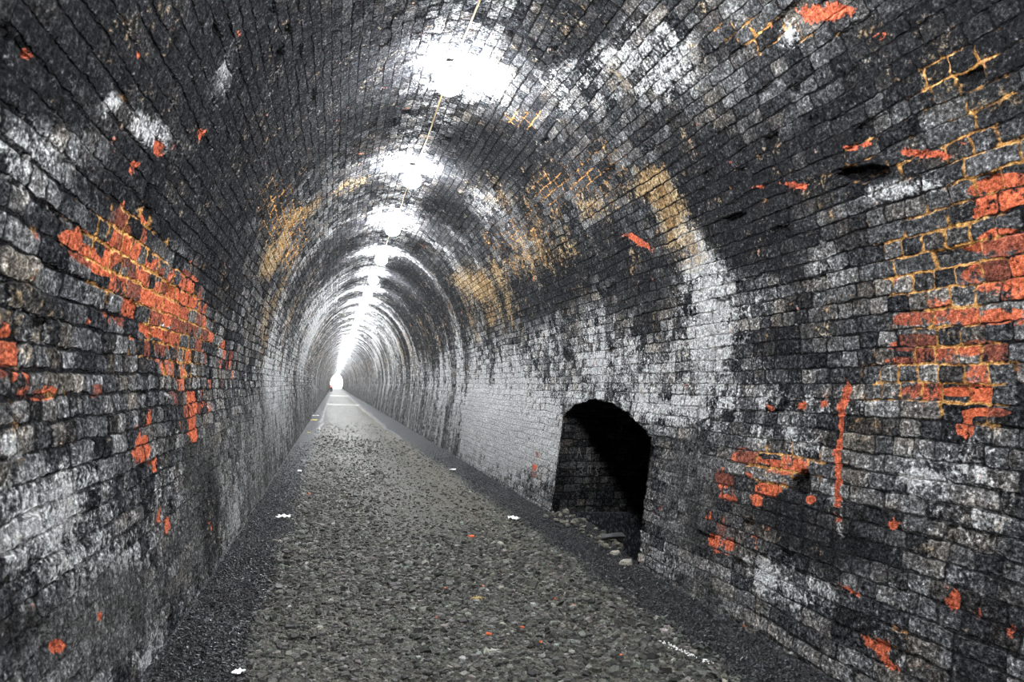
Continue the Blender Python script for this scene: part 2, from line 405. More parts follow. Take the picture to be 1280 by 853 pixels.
# ------------------------------------------------------------------ shader helpers
class NT:
    def __init__(s, name):
        s.m = bpy.data.materials.new(name); s.m.use_nodes = True; s.t = s.m.node_tree; s.t.nodes.clear()
    def n(s, typ, ins=None, **kw):
        nd = s.t.nodes.new(typ)
        for k, v in kw.items(): setattr(nd, k, v)
        for k, v in (ins or {}).items():
            if v is None: continue
            i = nd.inputs[k]
            if isinstance(v, bpy.types.NodeSocket): s.t.links.new(v, i)
            else: i.default_value = v
        return nd
    def m_(s, op, a, b=None, c=None, clamp=False):
        return s.n('ShaderNodeMath', {0: a, 1: b, 2: c}, operation=op, use_clamp=clamp).outputs[0]
    def add(s, a, b): return s.m_('ADD', a, b)
    def sub(s, a, b): return s.m_('SUBTRACT', a, b)
    def mul(s, a, b): return s.m_('MULTIPLY', a, b)
    def mn(s, a, b): return s.m_('MINIMUM', a, b)
    def mx(s, a, b): return s.m_('MAXIMUM', a, b)
    def fl(s, a): return s.m_('FLOOR', a)
    def mad(s, a, b, c): return s.m_('MULTIPLY_ADD', a, b, c)
    def step(s, x, lo, hi, a=0., b=1.):
        return s.n('ShaderNodeMapRange', {'Value': x, 'From Min': lo, 'From Max': hi, 'To Min': a, 'To Max': b}, interpolation_type='SMOOTHSTEP').outputs[0]
    def lin(s, x, lo, hi, a=0., b=1.):
        return s.n('ShaderNodeMapRange', {'Value': x, 'From Min': lo, 'From Max': hi, 'To Min': a, 'To Max': b}).outputs[0]
    def noise(s, vec, scale, detail=4, rough=.6, out=0, dist=0.):
        return s.n('ShaderNodeTexNoise', {'Vector': vec, 'Scale': scale, 'Detail': detail, 'Roughness': rough, 'Distortion': dist}).outputs[out]
    def voro(s, vec, scale, feat='F1', out='Distance', rnd=1.):
        return s.n('ShaderNodeTexVoronoi', {'Vector': vec, 'Scale': scale, 'Randomness': rnd}, feature=feat).outputs[out]
    def comb(s, x, y, z=0.): return s.n('ShaderNodeCombineXYZ', {0: x, 1: y, 2: z}).outputs[0]
    def sep(s, v): return s.n('ShaderNodeSeparateXYZ', {0: v}).outputs
    def mix(s, f, a, b):
        nd = s.t.nodes.new('ShaderNodeMix'); nd.data_type = 'RGBA'; nd.clamp_factor = True
        for i, v in ((0, f), (6, a), (7, b)):
            if isinstance(v, bpy.types.NodeSocket): s.t.links.new(v, nd.inputs[i])
            else: nd.inputs[i].default_value = v if i == 0 else tuple(v)+((1,) if len(v) == 3 else ())
        return nd.outputs[2]
    def scale(s, col, f):
        return s.n('ShaderNodeVectorMath', {0: col, 3: f}, operation='SCALE').outputs[0]
    def ramp(s, f, stops):
        nd = s.t.nodes.new('ShaderNodeValToRGB'); s.t.links.new(f, nd.inputs[0]); e = nd.color_ramp.elements
        while len(e) < len(stops): e.new(.5)
        for i, (p, c) in enumerate(stops): e[i].position = p; e[i].color = tuple(c)+(1,)
        return nd.outputs[0]
    def finish(s, col, rough=.75, disp=None, spec=.35, emis=None, both=True, metal=0.):
        b = s.n('ShaderNodeBsdfPrincipled', {'Base Color': col if isinstance(col, bpy.types.NodeSocket) else tuple(col)+(1,), 'Roughness': rough, 'Specular IOR Level': spec, 'Metallic': metal})
        o = s.n('ShaderNodeOutputMaterial', {'Surface': b.outputs[0]})
        if disp is not None:
            d = s.n('ShaderNodeDisplacement', {'Height': disp, 'Midlevel': 0., 'Scale': 1.})
            s.t.links.new(d.outputs[0], o.inputs['Displacement'])
            s.m.displacement_method = 'BOTH' if both else 'BUMP'
        return s.m

def masonry(name, use_masks=True, dark=1.0, const=None, both=True):
    t = NT(name)
    uv = t.sep(t.n('ShaderNodeUVMap', uv_map='UVMap').outputs[0]); P = t.n('ShaderNodeTexCoord').outputs['Object']
    if use_masks:
        A = t.n('ShaderNodeAttribute', attribute_name='maskA', attribute_type='GEOMETRY'); B = t.n('ShaderNodeAttribute', attribute_name='maskB', attribute_type='GEOMETRY')
        a = t.sep(A.outputs['Vector']); b = t.sep(B.outputs['Vector'])
        red, pale, soot, wash = a[0], a[1], a[2], A.outputs['Alpha']; ochre, tan, hole, rad = b[0], b[1], b[2], B.outputs['Alpha']
    else:
        red, pale, soot, wash, ochre, tan, hole, rad = const
    U, Vv = uv[0], uv[1]
    w1 = t.sep(t.noise(P, 1.1, 1, .5, 1)); w2 = t.sep(t.noise(P, 7., 2, .6, 1))
    u = t.mad(t.sub(w1[0], .5), .06, t.mad(t.sub(w2[0], .5), .045, U)); v = t.mad(t.sub(w1[1], .5), .06, t.mad(t.sub(w2[1], .5), .040, Vv))
    H = .104
    row = t.fl(t.m_('DIVIDE', v, H)); fv = t.sub(t.m_('DIVIDE', v, H), row)
    rr = t.n('ShaderNodeTexWhiteNoise', {'W': t.add(row, .37)}, noise_dimensions='1D')
    rc = t.sep(rr.outputs['Color'])
    L = t.mad(t.m_('GREATER_THAN', rc[0], .52), -.125, .255)          # header or stretcher course
    uu = t.add(t.m_('DIVIDE', u, L), t.mul(rc[1], 9.)); col = t.fl(uu); fu = t.sub(uu, col)
    du = t.mul(t.mn(fu, t.sub(1., fu)), L); dv = t.mul(t.mn(fv, t.sub(1., fv)), H)
    dv = t.sub(dv, t.mul(t.m_('GREATER_THAN', rc[2], .55), t.mul(t.step(t.noise(P, 3.2, 3, .6), .42, .62), .006)))
    k1 = t.mx(t.sub(.020, du), 0.); k2 = t.mx(t.sub(.020, dv), 0.)
    d = t.sub(.020, t.m_('SQRT', t.add(t.mul(k1, k1), t.mul(k2, k2))))   # rounded-corner distance to joint
    bid = t.n('ShaderNodeTexWhiteNoise', {'Vector': t.comb(col, row, 3.3)}, noise_dimensions='3D').outputs['Color']; br = t.sep(bid)
    bid2 = t.sep(t.n('ShaderNodeTexWhiteNoise', {'Vector': t.comb(col, row, 8.9)}, noise_dimensions='3D').outputs['Color'])
    st = lambda x, k=2.0: t.mad(t.sub(x, .5), k, .5)
    nf = st(t.noise(P, 30., 4, .72)); nm = st(t.noise(P, 10., 5, .68)); nl = st(t.noise(P, 2.4, 3, .62)); ng = st(t.noise(P, 58., 3, .78), 2.6)
    ns = st(t.noise(t.comb(t.mad(nl, .12, t.mul(U, 1.25)), t.mul(Vv, .16), 4.), 1., 4, .68), 2.4)      # rings of seepage down the bore
    nv = st(t.noise(t.comb(t.mul(U, 22.), t.mul(Vv, 2.0), 9.), 1., 3, .68), 2.2)                          # fine runs
    ringk = t.lin(U, 3., 16., .30, 1.15)
    ringv = t.mul(t.sub(ns, .5), ringk)
    nearj = t.sub(d, t.add(t.mul(t.sub(nm, .50), .013), t.mul(t.sub(nf, .5), .010)))
    edge = t.step(nearj, .0015, .0080)                                        # 1 = brick face
    edge = t.mx(edge, t.mul(wash, t.step(nm, .75, .35)))
    # --- grey, sooted faces
    fv_ = t.mad(br[0], .60, t.mad(nl, .28, t.mad(nf, .10, t.mul(nm, .18))))
    face = t.ramp(t.lin(fv_, .15, 1.05), [(0, (.008, .0085, .010)), (.30, (.030, .031, .034)), (.60, (.080, .081, .084)), (.85, (.155, .155, .155)), (1, (.26, .26, .255))])
    face = t.scale(face, t.mul(t.m_('POWER', 2., t.mul(t.sub(nf, .5), 3.4)), t.m_('POWER', 2., t.mul(t.sub(ng, .5), 2.2))))
    face = t.mix(t.step(t.mad(nl, .6, t.mul(bid2[2], .5)), .45, 1.0), face, t.n('ShaderNodeVectorMath', {0: face, 1: (1.12, .98, .82)}, operation='MULTIPLY').outputs[0])
    # --- white salts; the same pale carries painted lamp glare and far brightness
    pf = t.mad(nm, .34, t.mad(nf, .34, t.mad(ng, .20, t.mad(bid2[0], .24, t.mul(nl, .26)))))
    pm = t.add(t.mad(pale, .30, pf), t.mad(ringv, .55, t.mul(t.sub(nv, .5), t.mad(wash, .25, .16))))
    pamt = t.step(pm, .89, 1.15)
    face = t.mix(t.mul(pamt, .9), face, t.mix(t.mad(nf, .5, t.mad(nm, .35, t.mul(ng, .25))), (.07, .072, .076), (.60, .61, .61)))
    # --- soot
    sm = t.add(t.mad(ringv, -.9, t.mad(t.mx(t.sub(pale, .25), 0.), -.9, soot)), t.mad(t.sub(nl, .5), .55, t.mad(t.sub(nm, .5), .70, t.mul(t.sub(nf, .5), .60))))
    samt = t.step(sm, .12, .75)
    face = t.mix(t.mul(samt, .93), face, t.mix(t.step(t.mad(nf, .45, t.mad(nm, .25, t.mul(ng, .3))), .55, .98), t.mix(edge, (.0015, .0015, .0018), (.0150, .0154, .017)), (.11, .111, .115)))
    # --- browned faces
    tm = t.step(t.add(tan, t.mad(t.sub(nl, .5), .8, t.mad(t.sub(nm, .5), 1.0, t.mul(t.sub(nf, .5), .8)))), .34, .80)
    face = t.mix(t.mul(tm, .8), face, t.mix(nf, (.055, .030, .014), t.mix(bid2[0], (.30, .19, .085), (.50, .40, .24))))
    # --- red clay where the skin has spalled off
    base_r = t.mad(red, 1.15, t.mad(t.sub(nl, .62), .22, -.03))
    isred = t.m_('LESS_THAN', br[1], base_r)
    patch = t.step(t.add(t.mad(nf, .75, nm), t.mul(red, .35)), .78, 1.02)
    redcol = t.mix(t.step(bid2[1], .1, .7), t.mix(nf, (.06, .026, .020), (.24, .075, .050)), t.mix(nf, (.32, .070, .032), (.60, .155, .075)))
    redamt = t.mul(t.mul(isred, patch), .95)
    face = t.mix(redamt, face, redcol)
    # --- joints
    mort = t.mix(t.step(t.mad(nm, 1., t.mul(pale, .3)), .80, 1.0), (.012, .012, .013), (.20, .195, .19))
    oc = t.step(t.add(t.mul(ochre, .60), t.mad(t.sub(nl, .5), .40, t.mul(t.sub(nm, .5), .55))), .30, .50)
    mort = t.mix(t.mul(oc, .92), mort, t.mix(nf, (.22, .09, .02), (.60, .34, .12)))
    mort = t.mix(t.mul(pamt, t.mul(t.step(nm, .3, .8), .6)), mort, (.30, .30, .30))
    c = t.mix(edge, mort, face)
    chips = t.step(t.add(nm, t.mul(t.sub(nf, .5), .6)), .92, .98)             # small spalls showing clay
    c = t.mix(t.mul(chips, t.mul(t.step(bid2[2], .80, .84), .8)), c, (.36, .075, .035))
    # --- skim of lime wash hiding the bond low on the walls
    wcol = t.ramp(t.lin(t.mad(nv, .45, t.mad(nm, .30, t.mad(ringv, .35, t.mad(ng, .15, t.mul(nf, .2))))), .2, 1.05), [(0, (.020, .020, .021)), (.45, (.075, .075, .074)), (.8, (.17, .17, .168)), (1, (.40, .40, .39))])
    wa = t.mul(t.step(t.add(wash, t.mad(t.sub(nm, .5), .6, t.mul(t.sub(nf, .5), .4))), .2, .9), .75)
    wa = t.mul(wa, t.sub(1., t.mul(redamt, .8))); wa = t.mul(wa, t.sub(1., t.mul(t.step(soot, .3, .9), .7)))
    c = t.mix(wa, c, wcol)
    # --- raw red gouges, cavities
    ra = t.mul(t.step(rad, .02, .15), t.step(t.add(rad, t.mad(t.sub(nm, .5), 1.1, t.mul(t.sub(nf, .5), 1.0))), .45, .62))
    c = t.mix(ra, c, t.mix(t.mad(nf, .6, t.mul(nm, .4)), (.12, .03, .02), (.56, .14, .07)))
    ha = t.mul(t.step(hole, .02, .2), t.step(t.add(hole, t.mul(t.sub(nm, .5), .5)), .4, .7))
    c = t.mix(t.mul(ha, .85), c, (.008, .008, .009))
    c = t.scale(c, t.m_('POWER', 2., t.mad(t.sub(nf, .5), 1.5, t.mul(t.sub(ng, .5), 2.0))))
    c = t.n('ShaderNodeVectorMath', {0: c, 1: (.72, .72, .72)}, operation='MINIMUM').outputs[0]
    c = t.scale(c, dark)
    # --- relief
    h = t.mul(edge, .013)
    h = t.add(h, t.mul(t.mad(br[2], .018, -.009), edge))
    h = t.add(h, t.mad(nf, .010, t.mad(ng, .0035, t.mul(nm, .016))))
    tilt = t.mul(t.mul(t.sub(fv, .5), t.sub(bid2[2], .5)), .022)
    h = t.add(h, t.mul(tilt, edge))
    h = t.sub(h, t.mul(redamt, .006)); h = t.add(h, t.mul(t.mul(wa, t.sub(1., edge)), .006))
    h = t.sub(h, t.mul(ha, .055)); h = t.sub(h, t.mul(ra, .008)); h = t.sub(h, t.mul(t.mul(t.m_('GREATER_THAN', bid2[1], .93), edge), .022)); h = t.sub(h, .034)
    rough = t.lin(nf, .1, .9, .6, .95)
    return t.finish(c, rough, h, spec=0., both=both)

mat_lining = masonry('sooted_brick_lining')
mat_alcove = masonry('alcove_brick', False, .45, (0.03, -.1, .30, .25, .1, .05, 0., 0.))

# ------------------------------------------------------------------ lining mesh
Y_END = 236.0
def y_lines():
    ys = list(np.arange(-4.0, 1.0, .06)); y = 1.0
    while y < Y_END:
        ys.append(y); y += .017 if y < 7.5 else min(.017*(y/7.5)**1.6, .6)
    ys.append(Y_END); return np.array(ys)
YL = y_lines()
# alcove opening in the right wall
NY0, NY1 = 5.71, 8.25
NPX = np.array([5.71, 5.93, 6.3, 6.73, 7.3, 7.88, 8.25]); NPZ = np.array([1.27, 1.36, 1.49, 1.592, 1.617, 1.531, 1.375])
YL[np.argmin(abs(YL-NY0))] = NY0; YL[np.argmin(abs(YL-NY1))] = NY1

def arch_z(y):
    r = np.random.default_rng(3); k = r.normal(0, .006, 40)
    return np.interp(y, NPX, NPZ)+np.interp(y, np.linspace(NY0, NY1, 40), k)

def lining(name, s0, s1, ds, opening=False, lip0=False, lip1=False):
    S = np.linspace(s0, s1, int(round(abs(s1-s0)/ds))+1)
    ny, ns = len(YL), len(S)
    Yg = np.repeat(YL[:, None], ns, 1); Sg = np.repeat(S[None], ny, 0).copy()
    kill = np.zeros((ny, ns), bool)
    if opening:
        inside = (YL > NY0-1e-6) & (YL < NY1+1e-6)
        for j in np.where(inside)[0]:
            sa = float(s_of_z(arch_z(YL[j]))); i = int(np.argmin(abs(S-sa))); Sg[j, i] = sa; kill[j, i+1:] = True
    X, Z = at_s(Sg)
    V = np.stack([X, Yg, Z], -1); uv = np.stack([Yg, Sg], -1)
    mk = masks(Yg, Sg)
    mk[1] += .5*np.exp(-((Sg+.04)/.45)**2); mk[2] -= .5*np.exp(-((Sg+.04)/.35)**2)  # lamp glare painted along the crown: paler, less sooty strip
    mk[1] += .28*np.clip((Yg-9)/12, 0, 1)+.22*np.clip((Yg-18)/25, 0, 1)  # brightness of the far bore painted in, paler with distance
    r_ = np.random.default_rng(12); rings = sum(np.sin(Yg*r_.uniform(1., 5.)+r_.uniform(0, 6.3)+.15*np.sin(Sg*2)) for _ in range(4))/2
    mk[5] += np.clip((Yg-7)/6, 0, 1)*.50*np.clip(rings-.15, 0, 1)*np.clip(1-np.abs(np.abs(Sg)-2.9)/1.9, 0, 1)
    # general condition of the surface: soot in the crown, lime wash low on the walls
    low = np.clip((np.abs(Sg)-S_SPRING+.25+.2*np.sin(Yg*1.9)+.12*np.sin(Yg*5.3))/.9, 0, 1)
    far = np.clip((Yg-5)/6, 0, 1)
    mk[3] += low*(.22+.36*far); mk[1] += low*.25*far+.12*far  # wash low down; far walls also painted paler for the brightness there
    mk[2] += .42*np.clip((S_SPRING-.1-np.abs(Sg))/1.2, 0, 1)
    top = np.clip(1-np.abs(np.abs(Sg)-2.6)/1.6, 0, 1)
    mk[4] += top*.25*far; mk[5] += top*.10*far
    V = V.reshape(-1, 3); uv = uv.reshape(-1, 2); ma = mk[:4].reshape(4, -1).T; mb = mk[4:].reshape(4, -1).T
    i, j = np.meshgrid(np.arange(ny-1), np.arange(ns-1), indexing='ij')
    keep = ~(opening & (kill[i, j] | kill[i+1, j] | kill[i, j+1] | kill[i+1, j+1])) if opening else np.ones_like(i, bool)
    if opening:
        # strictly inside the opening, drop quads whose lower row is past the arch; keep walls on either side
        yc = (YL[i]+YL[i+1])/2; ins = (yc > NY0) & (yc < NY1)
        keep = ~(ins & (kill[i, j+1] | kill[i+1, j+1]))
    a = i*ns+j
    F = np.stack([a, a+1, a+ns+1, a+ns], -1)[keep]
    # lips turned outward so the shell has no gaps where the pieces meet
    extra = []
    def lip(jcol, rev):
        nonlocal V, uv, ma, mb
        idx = np.arange(ny)*ns+jcol; n = len(V)
        P = V[idx].copy(); out = P-np.array([XC, 0, 1.6]); out[:, 1] = 0; out /= np.linalg.norm(out, axis=1)[:, None]
        P = P+out*.12; V = np.vstack([V, P]); uv = np.vstack([uv, uv[idx]]); ma = np.vstack([ma, ma[idx]]); mb = np.vstack([mb, mb[idx]])
        q = np.arange(ny-1); f = np.stack([idx[:-1], idx[1:], n+q+1, n+q], -1)
        extra.append(f[:, ::-1] if rev else f)
    F = np.vstack([F]+extra)
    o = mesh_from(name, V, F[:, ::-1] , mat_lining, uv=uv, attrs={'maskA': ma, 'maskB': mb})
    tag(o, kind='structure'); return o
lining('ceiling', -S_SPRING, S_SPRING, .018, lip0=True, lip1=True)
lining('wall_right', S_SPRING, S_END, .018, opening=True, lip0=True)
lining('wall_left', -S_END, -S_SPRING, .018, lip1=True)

# alcove: two jambs, vault, back
def grid_patch(fn, nu, nv, u0, u1, v0, v1):
    U, W = np.meshgrid(np.linspace(u0, u1, nu), np.linspace(v0, v1, nv), indexing='ij')
    P = fn(U, W); i, j = np.meshgrid(np.arange(nu-1), np.arange(nv-1), indexing='ij'); a = i*nv+j
    return P.reshape(-1, 3), np.stack([a, a+1, a+nv+1, a+nv], -1).reshape(-1, 4), np.stack([U, W], -1).reshape(-1, 2)
XB = 5.6
def patches():
    out = []
    def jamb(y, flip):
        zt = float(arch_z(y))
        def fn(u, w):   # u 0..1 depth, w height
            x0 = wall_x(w)+.0; return np.stack([x0+(XB-x0)*u, np.full_like(u, y), w], -1)
        P, F, uv = grid_patch(fn, 130, 150, 0, 1, -1.25, zt)
        uv = np.stack([P[:, 0], P[:, 2]], -1); return P, (F[:, ::-1] if flip else F), uv
    out.append(jamb(NY1, True)); out.append(jamb(NY0, False))
    def vault(u, w):
        z = arch_z(w); x0 = wall_x(z); return np.stack([x0+(XB-x0)*u, w, z], -1)
    P, F, _ = grid_patch(vault, 130, 140, 0, 1, NY0, NY1); out.append((P, F, np.stack([P[:, 0], P[:, 1]+.3], -1)))
    def back(u, w):
        z = -1.25+(arch_z(w)+1.25)*u; return np.stack([np.full_like(w, XB), w, z], -1)
    P, F, _ = grid_patch(back, 80, 100, 0, 1, NY0, NY1); out.append((P, F[:, ::-1], np.stack([P[:, 1], P[:, 2]], -1)))
    V = []; FF = []; UV = []; n = 0
    for P, F, uv in out: V.append(P); FF.append(F+n); UV.append(uv); n += len(P)
    return np.vstack(V), np.vstack(FF), np.vstack(UV)
V, F, uv = patches()
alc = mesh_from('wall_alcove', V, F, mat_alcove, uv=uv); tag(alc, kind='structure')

# unseen wall added behind the viewpoint to keep sky light out of the bore
V, F, uv = grid_patch(lambda u, w: np.stack([u, np.full_like(u, -3.95), w], -1), 30, 30, -1.6, 3.6, -.3, 5.3)
mat_plainbrick = masonry('skyblock_brick', False, 1., (0.05, 0., .3, .1, .1, .0, 0., 0.), both=False)
tag(mesh_from('wall_back_skyblock', V, F, mat_plainbrick, uv=uv), kind='structure')

# unseen rock shell around the lining, added to block sky light at its seams
mat_rock = NT('dark_rock'); P_ = mat_rock.n('ShaderNodeTexCoord').outputs['Object']; mat_rock = mat_rock.finish(mat_rock.mix(mat_rock.noise(P_, 3.), (.02, .02, .02), (.06, .055, .05)), .95)
def box_faces(x0, x1, y0, y1, z0, z1, skip=()):
    V = [(x, y, z) for x in (x0, x1) for y in (y0, y1) for z in (z0, z1)]
    F = {'-x': (0, 1, 3, 2), '+x': (4, 6, 7, 5), '-y': (0, 4, 5, 1), '+y': (2, 3, 7, 6), '-z': (0, 2, 6, 4), '+z': (1, 5, 7, 3)}
    return V, [f for k, f in F.items() if k not in skip]
V, F = box_faces(-1.9, 6.3, -4.6, Y_END-.15, -1.6, 5.8, ('+y',))
nb = len(V)
# portal face of the shell, with the horseshoe opening
ring = [(float(x), float(z)) for x, z in zip(*at_s(np.linspace(-S_END+.02, S_END-.02, 61)))]
Fr = [tuple(f) for f in F]
yv = Y_END-.15
V += [(x, yv, z) for x, z in ring] + [(XC+(x-XC)*3.2, yv, (1.6+(z-1.6)*3.2) if z > .1 else -1.2) for x, z in ring]
for q in range(60): Fr.append((nb+q, nb+q+1, nb+61+q+1, nb+61+q))
me = bpy.data.meshes.new('hill_skyblock_shell'); me.from_pydata(V, [], Fr); me.materials.append(mat_rock); o = bpy.data.objects.new('hill_skyblock_shell', me); COL.objects.link(o); tag(o, kind='structure')

# ------------------------------------------------------------------ floor
def nz(X, Y, sc, seed, oct=3):
    r = np.random.default_rng(seed); out = np.zeros_like(X)
    for o in range(oct):
        for _ in range(5):
            a = r.uniform(0, 2*np.pi); k = sc*2**o*r.uniform(.6, 1.4); out += np.sin((X*np.cos(a)+Y*np.sin(a))*k+r.uniform(0, 6.28))/5/1.6**o
    return out
def edge_dark(X, Y):
    """1 on the strips of fine black chippings along both walls"""
    wob = nz(X, Y, 2.2, 5)*.10+nz(X, Y, 14, 6, 1)*.03
    l = np.clip(((-.42+wob)-X)/.12+.5, 0, 1); r = np.clip((X-(2.42+wob*1.0-.10*np.clip((Y-8)/5, 0, 3)))/.14+.5, 0, 1)
    return np.maximum(l, r)
def floor_z(X, Y):
    z = nz(X, Y, 1.3, 11)*.012+nz(X, Y, 6, 12, 2)*.004
    d = edge_dark(X, Y); z = z+.03*d*np.clip(1-.0*X, 0, 1)
    z = z-.02*np.exp(-((X-1.95)/.25)**2)-.015*np.exp(-((X-.35)/.3)**2)
    # bank falls away into the alcove
    iny = np.clip((Y-NY0+.0)/.15, 0, 1)*np.clip((NY1-.05-Y)/.35, 0, 1)
    crest = 3.02+.05*np.sin(Y*3)
    drop = np.clip((X-crest)/.75, 0, 1); drop = drop*drop*(3-2*drop)
    z = z-1.05*drop*iny+.10*np.exp(-((X-3.05)/.16)**2)*iny*np.clip((Y-6.2)/.8, 0, 1)
    return z
xs = np.concatenate([np.arange(-1.35, 3.1, .03), np.arange(3.1, XB+.05, .03)])
ys = [-4.0]
while ys[-1] < Y_END: ys.append(ys[-1]+(.03 if ys[-1] < 9 else min(.03*(ys[-1]/9)**1.5, 1.)))
ys = np.array(ys)
Xg, Yg = np.meshgrid(xs, ys, indexing='ij'); Zg = floor_z(Xg, Yg)
i, j = np.meshgrid(np.arange(len(xs)-1), np.arange(len(ys)-1), indexing='ij'); a = i*len(ys)+j
xm = xs[i]; ym = ys[j]; keep = (xm < 3.12) | ((ym > NY0-.1) & (ym < NY1+.1))
F = np.stack([a, a+len(ys), a+len(ys)+1, a+1], -1)[keep]
dk = edge_dark(Xg, Yg)
fineness = np.clip(.5+.5*nz(Xg, Yg*.6, 1.6, 21, 2)+.25*np.exp(-((Xg-1.35)/.4)**2), 0, 1)
pl = np.zeros_like(Xg)
for yc, w in ((54, 1.6), (94, 4.)): pl += np.exp(-((Yg-yc)/w)**2)
brown = np.clip(np.exp(-((Xg-1.98+.0*Yg)/.33)**2)*.9+.2*nz(Xg, Yg, 1.1, 31), 0, 1)
fa = np.stack([dk, fineness, pl, brown], -1).reshape(-1, 4)
def ground_mat(name):
    t = NT(name); P = t.n('ShaderNodeTexCoord').outputs['Object']
    A = t.n('ShaderNodeAttribute', attribute_name='ground', attribute_type='GEOMETRY'); a = t.sep(A.outputs['Vector'])
    pw = t.n('ShaderNodeVectorMath', {0: P, 1: (1, 1, .3)}, operation='MULTIPLY').outputs[0]
    c1 = t.sep(t.voro(pw, 26., out='Color')); d1 = t.voro(pw, 26.); c2 = t.sep(t.voro(pw, 75., out='Color')); d2 = t.voro(pw, 75.)
    nf = t.noise(P, 60., 5, .65); nm = t.noise(P, 6., 4, .6); nl = t.noise(P, .9, 3, .55)
    g = t.mad(c1[0], .4, t.mad(c2[0], .35, t.mad(nf, .5, t.mul(nm, .4))))
    chips = t.ramp(t.lin(g, .4, 1.3), [(0, (.008, .008, .007)), (.45, (.040, .040, .034)), (.8, (.10, .10, .085)), (1, (.22, .22, .195))])
    dust = t.mix(nf, (.02, .019, .016), (.12, .115, .095))
    c = t.mix(t.mul(t.step(t.add(a[1], t.mul(t.sub(nm, .5), .9)), .4, .8), .6), chips, dust)
    c = t.mix(t.mul(A.outputs['Alpha'], .5), c, t.mix(nf, (.03, .027, .018), (.13, .115, .082)))
    c = t.mix(t.mul(a[2], t.step(nm, .4, .55)), c, (.42, .41, .38))
    blk = t.ramp(t.lin(t.mad(c2[0], .7, t.mul(c2[1], .35)), .1, 1.05), [(0, (.004, .004, .005)), (.6, (.012, .0125, .015)), (1, (.10, .105, .12))])
    c = t.mix(a[0], c, blk)
    h = t.add(t.mul(t.sub(.5, d2), .010), t.mul(t.mul(t.sub(.6, d1), .022), t.sub(1., t.mul(a[0], .6)))); h = t.add(h, t.mul(nf, .006))
    return t.finish(c, t.lin(c2[1], 0., 1., .5, .95), t.sub(h, .012), spec=.15, both=False)
mat_ground = ground_mat('gravel_bed')
V = np.stack([Xg, Yg, Zg], -1).reshape(-1, 3)
o = mesh_from('floor', V, F, mat_ground, attrs={'ground': fa}); tag(o, kind='structure')

# ------------------------------------------------------------------ stones
def stone_batch(n, X, Y, size, flat, tilt, shade, sink=.25, sides=6):
    """angular flat chips: two irregular polygons and a skirt"""
    k = sides; ang = (np.arange(k)[None]+rng.uniform(-.33, .33, (n, k)))*2*np.pi/k
    rad = rng.uniform(.62, 1.15, (n, k)); el = rng.uniform(.55, 1., (n, 1))
    bx = np.cos(ang)*rad; by = np.sin(ang)*rad*el
    th = size*flat*rng.uniform(.6, 1.5, n)
    top = np.stack([bx*size[:, None]*rng.uniform(.65, .9, (n, k)), by*size[:, None]*rng.uniform(.65, .9, (n, k)), th[:, None]*(.5+rng.uniform(-.25, .25, (n, k)))], -1)
    bot = np.stack([bx*size[:, None], by*size[:, None], -th[:, None]*(.5+rng.uniform(-.15, .3, (n, k)))], -1)
    P = np.concatenate([top, bot], 1)
    yaw = rng.uniform(0, 2*np.pi, n); tx = rng.normal(0, tilt, n)
    c, s = np.cos(tx)[:, None], np.sin(tx)[:, None]; y = P[..., 1]*c-P[..., 2]*s; z = P[..., 1]*s+P[..., 2]*c; x = P[..., 0]
    c, s = np.cos(yaw)[:, None], np.sin(yaw)[:, None]; P = np.stack([x*c-y*s, x*s+y*c, z], -1)
    Z = floor_z(X, Y)+th*(.5-sink)+size*np.abs(np.sin(tx))*.35
    P += np.stack([X, Y, Z], -1)[:, None]
    base = (np.arange(n)*2*k)[:, None]
    q = np.arange(k); side = np.stack([q, (q+1) % k, k+(q+1) % k, k+q], -1)[:, ::-1]
    Fs = (base[:, :, None]+side[None]).reshape(-1, 4); Ft = base+q[None]; Fb = base+(k+q)[None, ::-1]
    col = np.repeat(np.concatenate([shade, np.ones((n, 1))], 1)[:, None], 2*k, 1).reshape(-1, 4)
    return P.reshape(-1, 3), [Fs, Ft, Fb], col
def stone_mat(name, lo=.55, hi=1.5, rough=(.45, .85), spec=.4):
    t = NT(name); P = t.n('ShaderNodeTexCoord').outputs['Object']; A = t.n('ShaderNodeAttribute', attribute_name='tone', attribute_type='GEOMETRY')
    nf = t.noise(P, 110., 4, .65); return t.finish(t.scale(A.outputs['Color'], t.lin(nf, .35, .65, lo, hi)), t.lin(nf, .3, .7, *rough), t.mul(nf, .002), spec=spec, both=False)
mat_stone = stone_mat('slaty_stone', rough=(.55, .9), spec=.2); mat_chip = stone_mat('black_chipping', rough=(.3, .7), spec=.35)
def near_y(n, y0, y1, p=1.6):   # denser close by, where each chip shows
    u = rng.uniform(0, 1, n); return (y0**(1-p)+u*(y1**(1-p)-y0**(1-p)))**(1/(1-p))
n = 60000; Y = near_y(n, 2.4, 32); X = rng.uniform(-.6, 2.75, n); d = edge_dark(X, Y)
fin = np.clip(.5+.5*nz(X, Y*.6, 1.6, 21, 2)+.25*np.exp(-((X-1.35)/.4)**2), 0, 1)
k = (rng.uniform(size=n) > (Y-12)/18) & (rng.uniform(size=n) > d*1.1) & (rng.uniform(size=n) > fin*.55); X, Y, fin = X[k], Y[k], fin[k]; n = len(X)
size = np.clip(rng.lognormal(math.log(.0175), .46, n), .007, .050)*(1.15-.45*fin)
tone = np.clip(rng.lognormal(math.log(.055), .62, n), .010, .24)[:, None]*np.array([1., .99, .90])[None]*(1+rng.normal(0, .04, (n, 3)))
V, F, c = stone_batch(n, X, Y, size, .46, .38, tone)
o = mesh_from('loose_gravel', V, F, mat_stone, attrs={'tone': c}, smooth=False)
tag(o, 'grey-green slaty gravel strewn over the middle of the tunnel floor', 'gravel', kind='stuff')
